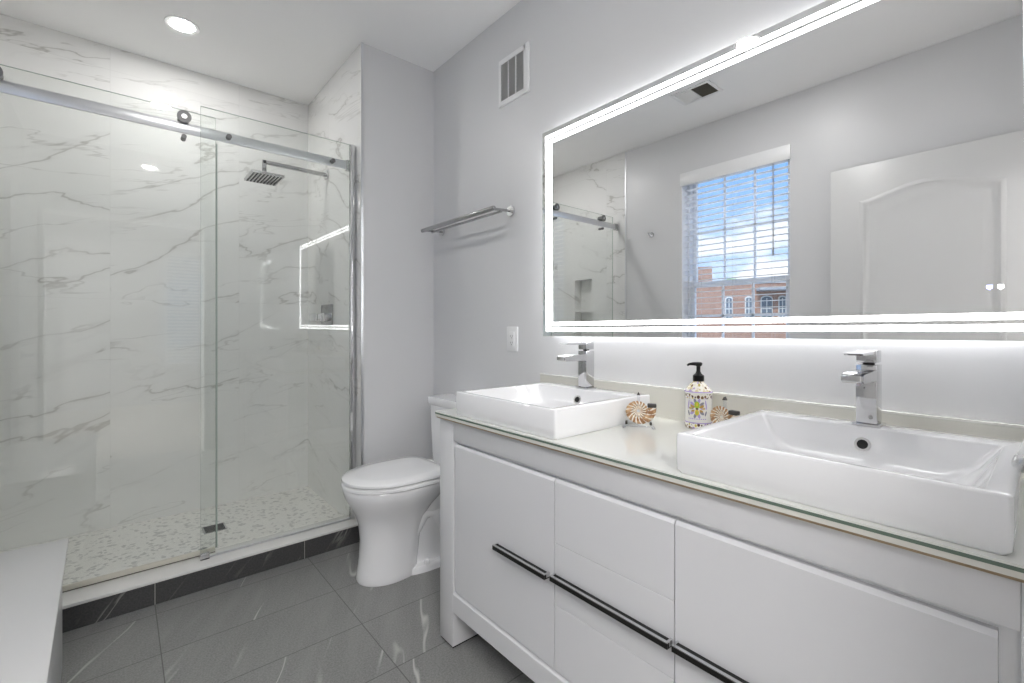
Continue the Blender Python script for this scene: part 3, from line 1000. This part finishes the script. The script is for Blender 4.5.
b = MB(); b.box(XL + .045, .330, 2.4705, 2.4815, .106, .126, .001); b.build('bottom_sweep', 'sweep', sd)
b = MB(); b.box(XL + .045, .330, 2.473, 2.479, .1015, .1065); b.build('sweep_shadow_line', 'shadetone', sd)  # dark strip standing in for the shadow line under the sweep

rail = thing('shower_rail', 'satin steel rail carrying the shower door across the glass', 'rail', (.2, RY, 1.97))
b = MB(); b.box(XL + .02, XP - .035, RY - .005, RY + .007, 1.968, 2.012, .0015); b.build('rail_bar', 'rail', rail)
for xx, s in ((XP - .0005, -1), (XL + .0005, 1)):
    b = MB(); b.box(min(xx, xx + s * .045), max(xx, xx + s * .045), RY - .0075, RY + .014, 1.962, 2.018, .002); b.build('wall_bracket', 'brushed', rail)
for xx in (.378, .845):
    b = MB(); b.cyl((xx, 2.428, 1.990), (xx, 2.4358, 1.990), .011, n=20); b.cyl((xx, 2.4442, 1.990), (xx, RY, 1.990), .011, n=20); b.build('standoff_bolt', 'rollersteel', rail)
gd = thing('door_guide', 'small metal floor guide at the foot of the sliding glass', 'door guide', (.285, 2.45, .101))
b = MB(); b.box(.268, .302, 2.420, 2.4335, .101, .128, .001); b.box(.268, .302, 2.420, 2.492, .101, .1075, .001); b.box(.268, .302, 2.4835, 2.492, .101, .128, .001)
b.build('guide_block', 'brushed', gd)

# shower head with arm
sh = thing('rain_shower', 'square rain shower head on an arm from the tiled wall', 'shower head', (XP, 2.88, 2.05))
hy, hx = 2.88, .618
b = MB(); b.box(XP - .010, XP - .0003, hy - .026, hy + .026, 2.0535 - .026, 2.0535 + .026, .003); b.build('wall_flange', 'chrome', sh)
b = MB(); b.box(hx - .009, XP - .008, hy - .010, hy + .010, 2.0425, 2.0625, .002); b.box(hx - .010, hx + .010, hy - .010, hy + .010, 1.9935, 2.0625, .002)
b.build('arm', 'armsteel', sh)
b = MB(); b.cyl((hx, hy, 1.9705), (hx, hy, 1.9965), .014, n=20); b.build('ball_joint', 'chrome', sh)
b = MB()
b.mat(0); b.box(hx - .082, hx + .082, hy - .10, hy + .10, 1.9565, 1.9705, .002)
hd = b.build('head_plate', ['brushed'], sh)
b = MB()
for i in range(8):
    yy = hy - .084 + i * .024
    for j in range(9):
        xx = hx - .068 + j * .017
        b.cyl((xx, yy, 1.9535), (xx, yy, 1.9575), .0048, n=8)
b.build('nozzles', 'black', hd)

vl = thing('shower_valve', 'square chrome shower valve with lever handle on the tiled wall', 'shower valve', (XP, 2.88, 1.20))
b = MB(); b.box(XP - .010, XP - .0003, 2.775, 2.965, 1.140, 1.262, .003); b.build('escutcheon', 'armsteel', vl)
b = MB(); b.box(XP - .055, XP - .009, 2.835, 2.895, 1.160, 1.208, .003); b.build('valve_body', 'chrome', vl)
b = MB(); b.box(XP - .075, XP - .053, 2.850, 2.990, 1.162, 1.206, .003); b.build('lever', 'chrome', vl)
dr = thing('shower_drain', 'small rectangular metal grate drain in the mosaic floor', 'drain', (.39, 2.87, SZ))
b = MB(); b.box(.330, .435, 2.840, 2.945, SZ, SZ + .003, .001); b.build('drain_frame', 'brushed', dr)
b = MB()
for i in range(7): b.box(.338, .427, 2.848 + i * .0135, 2.8555 + i * .0135, SZ + .003, SZ + .0042)
b.build('grate', 'darkmetal', dr)

# ------------------------------------------------------------------ toilet
TC = 1.985
toi = thing('toilet', 'white elongated toilet between the vanity and the shower', 'toilet', (1.1, TC, 0))
def egg(uf, ub, w, z, n=40, sq=0.75):
    """uf front, ub back (distance from wall 1.385), half width w"""
    uc = ub + (uf - ub) * 0.48
    pts = []
    for i in range(n):
        a = 2 * PI * i / n
        c, s = math.cos(a), math.sin(a)
        if c >= 0:
            u = uc + (uf - uc) * (abs(c) ** 0.95)
            v = w * (abs(s) ** 0.95) * (1 if s >= 0 else -1)
        else:
            u = uc - (uc - ub) * (abs(c) ** sq)
            v = w * (abs(s) ** sq) * (1 if s >= 0 else -1)
        pts.append(Vector((1.385 - u, TC + v, z)))
    return pts
b = MB()
# front pedestal column flaring into the bowl
lev = [(.000, .606, .32, .106), (.010, .609, .32, .109), (.03, .605, .32, .106), (.10, .596, .31, .101), (.18, .592, .30, .101), (.25, .599, .28, .110),
       (.30, .616, .24, .130), (.34, .638, .20, .154), (.375, .656, .17, .173), (.40, .664, .15, .181), (.412, .665, .15, .181), (.417, .661, .155, .178)]
b.loft([egg(uf, ub, w, z) for z, uf, ub, w in [(z_, uf_ - .018, ub_, w_) for z_, uf_, ub_, w_ in lev]])
# rear trapway body and base flange
b.loft([egg(.40, .10, w, z, sq=.6) for z, w in ((.02, .080), (.12, .072), (.22, .078), (.30, .10), (.36, .13))])
b.loft([egg(.47, .06, w, z, sq=.5) for z, w in ((0, .118), (.022, .116), (.030, .108))])
# tank deck
b.loft([egg(.30, .02, w, z, sq=.35) for z, w in ((.31, .12), (.36, .150), (.40, .158), (.416, .155))])
for sgn in (-1, 1):
    b.tube([(1.385 - .37, TC + sgn * .050, .08), (1.385 - .345, TC + sgn * .056, .18), (1.385 - .30, TC + sgn * .060, .25), (1.385 - .24, TC + sgn * .060, .25), (1.385 - .19, TC + sgn * .058, .15), (1.385 - .17, TC + sgn * .052, .02)], [.026, .030, .034, .034, .032, .03], 14)
b.build('bowl', 'ceramic', toi, sharp=0.8)
b = MB(); b.loft([egg(uf, .185, w, z, sq=.55) for z, uf, w in ((.4195, .646, .181), (.423, .652, .187), (.434, .652, .187), (.438, .648, .183))]); b.build('seat', 'seat', toi, sharp=.8)
b = MB(); b.loft([egg(uf, ub + .025, w, z, sq=.42) for z, uf, ub, w in ((.4425, .644, .180, .180), (.446, .650, .178, .185), (.456, .649, .178, .184), (.4625, .640, .185, .176), (.4665, .59, .22, .13), (.468, .49, .30, .06))]); b.build('lid', 'seat', toi, sharp=.8)
for s in (-1, 1):
    b = MB(); b.box(1.385 - .205, 1.385 - .172, TC + s * .07 - .02, TC + s * .07 + .02, .4165, .452, .006); b.build('hinge', 'seat', toi)
b = MB()
b.loft([rrect(1.252, 1.372, TC - .145, TC + .145, .03, .4165), rrect(1.249, 1.376, TC - .152, TC + .152, .03, .44), rrect(1.245, 1.380, TC - .166, TC + .166, .025, .719)])
tk = b.build('tank', 'ceramic', toi, sharp=.8)
b = MB()
b.loft([rrect(1.243, 1.383, TC - .168, TC + .168, .015, .719), rrect(1.239, 1.386, TC - .172, TC + .172, .015, .724), rrect(1.239, 1.386, TC - .172, TC + .172, .015, .753), rrect(1.242, 1.382, TC - .169, TC + .169, .013, .759)])
b.build('tank_lid', 'ceramic', toi, sharp=.8)
for s in (-1, 1):
    b = MB(); b.lathe([(.013, 0), (.013, .012), (.010, .019), (.004, .022)], (1.385 - .30, TC + s * .098, .028), 16); b.build('bolt_cap', 'seat', toi)

# ------------------------------------------------------------------ towel shelf, outlet, vents, hook
tw = thing('towel_rack', 'chrome double towel bar on the wall above the toilet', 'towel rack', (XR, 1.965, 1.67))
for yy in (1.652, 2.262):
    b = MB(); b.cyl((XR - .010, yy, 1.668), (XR - .0003, yy, 1.668), .024, n=28); b.build('wall_flange', 'chrome', tw)
    b = MB(); b.cyl((XR - .008, yy, 1.668), (1.284, yy, 1.660), .0065, n=14); b.build('arm', 'armsteel', tw)
b = MB(); b.tube([(1.284, 1.634, 1.661), (1.284, 1.638, 1.661), (1.284, 2.284, 1.661), (1.284, 2.288, 1.661)], [.008, .0105, .0105, .008], 16); b.build('front_bar', 'armsteel', tw)
b = MB(); b.cyl((1.335, 1.648, 1.657), (1.335, 2.265, 1.657), .0065, n=14); b.build('rear_bar', 'armsteel', tw)

ol = thing('wall_outlet', 'white electrical outlet on the wall left of the mirror', 'outlet', (XR, 1.643, 1.07))
b = MB(); b.box(XR - .006, XR - .0003, 1.604, 1.682, 1.012, 1.126, .002); pl_ = b.build('cover_plate', 'trimwhite', ol)
b = MB(); b.box(XR - .0085, XR - .0055, 1.626, 1.660, 1.036, 1.102, .001); rc = b.build('receptacle', 'trimwhite', ol)
b = MB()
for zz in (1.052, 1.083):
    b.box(XR - .0089, XR - .008, 1.6355, 1.6372, zz - .004, zz + .004); b.box(XR - .0089, XR - .008, 1.6488, 1.6505, zz - .004, zz + .004)
    b.cyl((XR - .0089, 1.643, zz - .009), (XR - .008, 1.643, zz - .009), .0022, n=10)
b.build('slots', 'hole', rc)

wv = thing('wall_vent', 'white wall vent with grey louvres high on the wall', 'vent', (XR, 1.632, 2.29))
vy0, vy1, vz0, vz1 = 1.523, 1.738, 2.180, 2.402
b = MB(); fw = .024
b.box(XR - .010, XR - .0003, vy0, vy0 + fw + .012, vz0, vz1, .002); b.box(XR - .010, XR - .0003, vy1 - fw + .008, vy1, vz0, vz1, .002)
b.box(XR - .010, XR - .0003, vy0 + fw, vy1 - fw + .01, vz0, vz0 + fw, .002); b.box(XR - .010, XR - .0003, vy0 + fw, vy1 - fw + .01, vz1 - fw, vz1, .002)
b.build('vent_frame', 'trimwhite', wv)
b = MB()
ia, ib = vy0 + fw + .012, vy1 - fw + .008
for i in (1, 2):
    yy = ia + (ib - ia) * i / 3
    b.box(XR - .009, XR - .0003, yy - .002, yy + .002, vz0 + fw, vz1 - fw)
b.build('mullion', 'trimwhite', wv)
b = MB()
b.box(XR - .0015, XR - .0004, ia, ib, vz0 + fw, vz1 - fw)
zz = vz0 + fw + .004
while zz < vz1 - fw:
    b.box(XR - .0075, XR - .0015, ia, ib, zz - .0012, zz + .0012)
    zz += .0065
b.build('louvres', 'grille', wv)

cv = thing('ceiling_vent', 'white ceiling vent with one louvre half coloured as if shaded, seen in the mirror', 'vent', (-.07, 1.485, HC))
b = MB(); x0, x1, y0, y1 = -.165, .025, 1.355, 1.615; fw = .02
b.box(x0, x1, y0, y0 + fw, HC - .008, HC - .0003, .002); b.box(x0, x1, y1 - fw, y1, HC - .008, HC - .0003, .002)
b.box(x0, x0 + fw, y0 + fw, y1 - fw, HC - .008, HC - .0003, .002); b.box(x1 - fw, x1, y0 + fw, y1 - fw, HC - .008, HC - .0003, .002)
b.box(x0 + fw, x1 - fw, 1.4815, 1.4875, HC - .008, HC - .0003)
b.build('vent_frame', 'trimwhite', cv)
for (ya, yb, mt) in ((y0 + fw, 1.4815, 'shadetone'), (1.4875, y1 - fw, 'grillelight')):  # dark and light tones imitate louvres turned different ways to the light
    b = MB(); b.box(x0 + fw, x1 - fw, ya, yb, HC - .0015, HC - .0004)
    xx = x0 + fw + .006
    while xx < x1 - fw:
        b.box(xx - .0015, xx + .0015, ya, yb, HC - .007, HC - .0015); xx += .012
    b.build('louvres', mt, cv)

hk = thing('robe_hook', 'small chrome robe hook on the left wall, seen in the mirror', 'hook', (XL, 2.118, 1.873))
b = MB(); b.cyl((XL + .0003, 2.118, 1.873), (XL + .009, 2.118, 1.873), .020, n=24); b.build('hook_base', 'chrome', hk)
b = MB(); b.tube([(XL + .006, 2.118, 1.870), (XL + .03, 2.118, 1.866), (XL + .045, 2.118, 1.872), (XL + .050, 2.118, 1.885)], .006, 12); b.build('hook_arm', 'chrome', hk)

# recessed ceiling lamps
def downlight(x, y, label):
    t = thing('recessed_light', label, 'ceiling light', (x, y, HC), 'recessed ceiling lights')
    b = MB()
    b.lathe([(.050, HC - .0003 - HC), (.073, -.0004), (.073, -.003), (.070, -.005), (.052, -.003), (.050, -.0003)], (x, y, HC), 40)
    b.build('trim_ring', 'trimwhite', t)
    b = MB(); b.cyl((x, y, HC - .0035), (x, y, HC - .0006), .050, n=36); b.build('lens', 'spot', t)
    return t
downlight(.235, 2.80, 'round recessed light in the ceiling inside the shower')
downlight(.21, 1.05, 'round recessed light in the ceiling before the mirror, seen in its reflection')
hl = thing('bedroom_fill_light', 'added round fill light on the bedroom ceiling, unseen beyond the doorway', 'ceiling light', (-.55, -1.5, BH))  # unseen lamp added to fill the bathroom through the doorway
b = MB(); b.cyl((-.55, -1.5, BH - .02), (-.55, -1.5, BH - .0003), .60, n=48); b.build('base', 'trimwhite', hl)
b = MB(); b.lathe([(.57, 0), (.575, -.02), (.53, -.05), (.3, -.065)], (-.55, -1.5, BH - .02), 48); b.build('diffuser', 'bedfill', hl)

# ------------------------------------------------------------------ white bench at lower left
be = thing('storage_bench', 'low white storage bench with overhanging top at the lower left', 'bench', (-.125, 2.04, 0))
bx0, bx1, by0, by1 = -.505, -.125, 1.06, 2.04
b = MB(); b.box(bx0, bx1, by0, by1, .437, .450, .002); b.build('bench_top', 'bench', be)
b = MB(); b.box(bx0 + .016, bx1 - .016, by0 + .016, by1 - .016, .04, .437, .002); b.build('body', 'bench', be)
b = MB(); b.box(bx1 - .0165, bx1 - .013, by0 + .03, by1 - .03, .06, .42, .001); b.build('front_panel', 'bench', be)
for xx in (bx0 + .03, bx1 - .06):
    for yy in (by0 + .03, by1 - .06):
        b = MB(); b.box(xx, xx + .03, yy, yy + .03, 0, .041); b.build('foot', 'bench', be)
be.rotation_euler = (0, 0, math.radians(1.4))

# ------------------------------------------------------------------ things on the counter
def make_fossil():
    """ammonite disc in local YZ plane facing -X, on a clear stand; local origin at its base"""
    t = thing('ammonite_fossil', '', 'fossil', (0, 0, 0), 'ammonite fossils on stands')
    b = MB()
    n, turns = 190, 3.15
    pts, rad = [], []
    kk = math.log(0.0335 / 0.0045) / (turns * 2 * PI)
    cz = .047
    for i in range(n + 1):
        a = turns * 2 * PI * i / n
        r = .0045 * math.exp(kk * a)
        th = a + math.radians(25) - (turns % 1) * 2 * PI
        pts.append((0, -r * math.cos(th) * 1.12, cz + r * math.sin(th) * .98))
        rad.append((r * .31 + .0006) * (1 + .07 * math.cos(a * 17)))
    b.tube(pts, rad, 14)
    for v in b.bm.verts: v.co.x *= .50
    b.build('shell', 'fossil', t, sharp=1.2)
    b = MB()
    e = pts[-1]
    b.box(-.008, .008, e[1] - .013, e[1] + .011, e[2] - .004, e[2] + .007, .003)
    b.build('aperture', 'fossildark', t)
    b = MB()
    b.box(.008, .022, -.032, .032, 0, .003, .001)
    b.box(-.012, .022, -.040, -.034, 0, .003, .001); b.box(-.012, .022, .034, .040, 0, .003, .001)
    b.box(.010, .015, -.004, .004, .003, .090, .001)
    for s in (-1, 1):
        b.prism([(-.012, s * .044, .0), (-.012, s * .036, .0), (-.006, s * .026, .016), (-.006, s * .032, .018)], (.024, 0, 0))
    st = b.build('stand', 'acrylic', t)
    for s in (-1, 1):
        b = MB(); b.box(-.010, .010, s * .032 - .003, s * .032 + .003, .010, .018, .001); b.build('clip', 'fossildark', st)
    b = MB(); b.prism([(.008, -.005, .088), (.008, .005, .088), (.008, 0, .097)], (.008, 0, 0)); b.build('stand_tip', 'fossildark', st)
    return t
fo = make_fossil()
fo['label'] = 'brown and white ammonite fossil on a clear stand, left of the soap bottle'
fo.scale = (1.10, 1.10, 1.10)
fo.location = (1.188, .812, CT); fo.rotation_euler = (0, 0, math.radians(34))
fo2 = copy_tree(fo)
fo2['label'] = 'ammonite fossil half hidden between the soap bottle and the right sink'
fo2.location = (1.285, .606, CT); fo2.rotation_euler = (0, 0, math.radians(-12))

DC = Vector((1.330, .698, CT))
so = thing('soap_dispenser', 'patterned ceramic soap bottle with black pump between the two sinks', 'soap dispenser', DC)
b = MB()
prof = [(.034, 0), (.0375, .002), (.0385, .005), (.0385, .010), (.0385, .018), (.0385, .021), (.0385, .090), (.0388, .091), (.0388, .103), (.0405, .105), (.0405, .109), (.0385, .112), (.032, .122), (.023, .132), (.016, .137), (.015, .141)]
#        bands between consecutive rings: 0 white, 1 border, 2 shoulder, 3 purple
bands = [0, 1, 1, 1, 3, 0, 0, 1, 1, 0, 3, 2, 2, 2, 2]
b.lathe(prof, DC, 48, bands)
b.build('bottle', ['glaze', 'mai_band', 'mai_shoulder', 'purple'], so, sharp=1.0)
# painted emblem: dabs of glaze curved onto the bottle wall
b = MB()
RB = .0390
ph0 = math.atan2(-DC.y, -DC.x) - .10
def dab(u, z, ru, rz, ang, mi, lift=0.0, n=14):
    b.mi = mi
    vs = []
    for i in range(n):
        a = 2 * PI * i / n
        du, dz = ru * math.cos(a), rz * math.sin(a)
        uu = u + du * math.cos(ang) - dz * math.sin(ang)
        zz = z + du * math.sin(ang) + dz * math.cos(ang)
        th = ph0 + uu / RB
        vs.append(Vector((DC.x + (RB + lift) * math.cos(th), DC.y + (RB + lift) * math.sin(th), DC.z + zz)))
    th = ph0 + u / RB
    c = b.bm.verts.new((DC.x + (RB + lift) * math.cos(th), DC.y + (RB + lift) * math.sin(th), DC.z + z))
    ring = b.ring(vs)
    for i in range(n):
        f = b.bm.faces.new((c, ring[i], ring[(i + 1) % n])); f.material_index = mi
zc = .063
for i in range(10):
    a = 2 * PI * i / 10
    dab(.017 * math.cos(a), zc + .023 * math.sin(a), .004, .0075, a - PI / 2, 4 if i % 2 else 5)
for s in (-1, 1):
    dab(s * .013, zc + .006, .0075, .004, s * .5, 2); dab(s * .012, zc - .008, .006, .0035, -s * .5, 2)
    dab(s * .018, zc + .000, .004, .003, 0, 1)
    dab(s * .026, zc + .010, .002, .015, s * .15, 5); dab(s * .025, zc - .015, .0025, .008, -s * .3, 4)
dab(0, zc + .010, .0075, .011, 0, 0, .0004); dab(0, zc - .012, .006, .009, 0, 1, .0004); dab(0, zc - .001, .004, .003, 0, 3, .0006)
dab(0, zc + .012, .003, .006, 0, 1, .0007); dab(0, zc - .013, .002, .005, 0, 0, .0007)
for i in range(9): dab(-.024 + i * .006, zc - .031, .0022, .0014, 0, 5)
em = b.build('emblem', ['green', 'yellow', 'ochre', 'brown', 'slategrey', 'purple'], so, smooth=False)
em['label'] = 'painted green and yellow flower emblem'
b = MB()
b.lathe([(.0145, .139), (.0160, .141), (.0160, .157), (.013, .160), (.009, .163), (.007, .168), (.006, .170), (.006, .184), (.0105, .188), (.0115, .194), (.008, .197)], DC, 28)
dirv = Vector((math.cos(ph0 - 1.15), math.sin(ph0 - 1.15), 0))
sd_ = Vector((-dirv.y, dirv.x, 0))
c0 = DC + Vector((0, 0, .191))
b.tube([c0, c0 + dirv * .016 + Vector((0, 0, .001)), c0 + dirv * .027, c0 + dirv * .033 - Vector((0, 0, .004))], [.0065, .005, .0038, .003], 12)
b.build('pump', 'black', so, sharp=.7)

# wand leaning at the right end of the sink
wd = thing('handled_wand', 'white handled wand with rounded grey metal tip at the right edge', 'wand', (1.02, .0345, .9025))
b = MB()
p0 = Vector((1.020, .0345, .9025))
ax = Vector((.05, -.22, .80)).normalized()
b.cyl(p0 + ax * .026, p0 + ax * .20, .0105, .013, 20); b.build('wand_handle', 'trimwhite', wd)
b = MB(); b.tube([p0 + ax * t for t in (0.004, .0055, .009, .014, .024, .028)], [.004, .008, .0115, .0135, .0135, .0115], 20); b.build('metal_tip', 'brushed', wd)

# ------------------------------------------------------------------ outside the window
b = MB(); b.box(-140, -6, -60, 120, -7.1, -7.0)
struct(b.build('ground', 'ground', org=(-60, 20, -7)), 'street ground outside')
# facade runs from A to B; local frame: s along facade, z up
A = Vector((-60.0, 30.0, 0)); Bv = Vector((-66.0, 20.0, 0))
dirF = (Bv - A).normalized(); nF = Vector((-dirF.y, dirF.x, 0))
if nF.x < 0: nF = -nF
bd = thing('brick_building', 'red brick building with arched windows seen through the window', 'building', (A.x, A.y, -7))
def fbox(b, s0, s1, d0, d1, z0, z1):
    P = lambda s, d, z: A + dirF * s + nF * d + Vector((0, 0, z))
    b.loft([[P(s0, d0, z0), P(s1, d0, z0), P(s1, d1, z0), P(s0, d1, z0)], [P(s0, d0, z1), P(s1, d0, z1), P(s1, d1, z1), P(s0, d1, z1)]])
def sof(m):   # facade parameter for a sight-line slope from the mirrored eye
    ex = 2 * XM
    # point A + dirF*s ; Y = m*(ex - X)
    return (m * (ex - A.x) - A.y) / (dirF.y + m * dirF.x)
b = MB(); fbox(b, -8, 34, -10, 0, -7, 7.1); b.build('brick_wall', 'brick', bd)
b = MB(); fbox(b, -8, 34, -10.2, .15, 7.1, 7.35); b.build('roof_edge', 'stone', bd)
b = MB(); fbox(b, -8, sof(.493), -4, .1, 7.1, 9.6); b.build('chimney', 'brick', bd)
b = MB(); fbox(b, sof(.40), sof(.30), .05, 3.0, 6.0, 6.4); b.build('porch_roof', 'roof', bd)
for mm, wdt in ((.456, .42), (.415, .40), (.380, .66), (.351, .40)):
    s0 = sof(mm)
    for (zb, zt) in ((2.2, 5.2), (-3.6, -.8)):
        P = lambda s, d, z: A + dirF * s + nF * d + Vector((0, 0, z))
        hw = wdt
        def arch(hw, zb, zt):
            pts = [(-hw, zb), (hw, zb)]
            for i in range(13):
                a = PI * i / 12
                pts.append((hw * math.cos(a), zt - .35 * hw + hw * .6 * math.sin(a)))
            return pts
        b = MB(); b.prism([P(s0 + u, .02, z) for u, z in arch(hw + .07, zb - .10, zt + .08)], nF * .06)
        fr = b.build('window', 'stone', bd)
        b = MB(); b.prism([P(s0 + u, .10, z) for u, z in arch(hw - .07, zb, zt - .06)], nF * .05)
        b.build('pane', 'winglass', fr)
        b = MB(); fbox(b, s0 - .05, s0 + .05, .12, .19, zb, zt - .1); fbox(b, s0 - hw + .05, s0 + hw - .05, .12, .19, (zb + zt) / 2 - .05, (zb + zt) / 2 + .05)
        b.build('sash_bar', 'stone', fr)
def tree(x, y, zt, r, label):
    t = thing('tree', label, 'tree', (x, y, -7), 'trees beyond the brick building')
    b = MB(); b.cyl((x, y, -7), (x, y, zt - r), .3, .15, 10); b.build('trunk', 'bark', t)
    b = MB()
    rnd = random.Random(int(x * 7 + y))
    for i in range(46):
        p = Vector((rnd.gauss(0, .45), rnd.gauss(0, .45), rnd.gauss(0, .40))) * r + Vector((x, y, zt - r))
        q = bmesh.ops.create_icosphere(b.bm, subdivisions=1, radius=r * rnd.uniform(.14, .30), matrix=Matrix.Translation(p))
        for v in q['verts']: v.co += Vector((rnd.uniform(-1, 1), rnd.uniform(-1, 1), rnd.uniform(-1, 1))) * r * .06
    b.build('crown', 'leaves', t, smooth=False)
tree(-92, 43.5, 10.8, 4.0, 'leafy tree above the roof beside the brick chimney, seen through the window')
tree(-92, 34.0, 9.6, 3.6, 'leafy tree above the roof at the right, seen through the window')
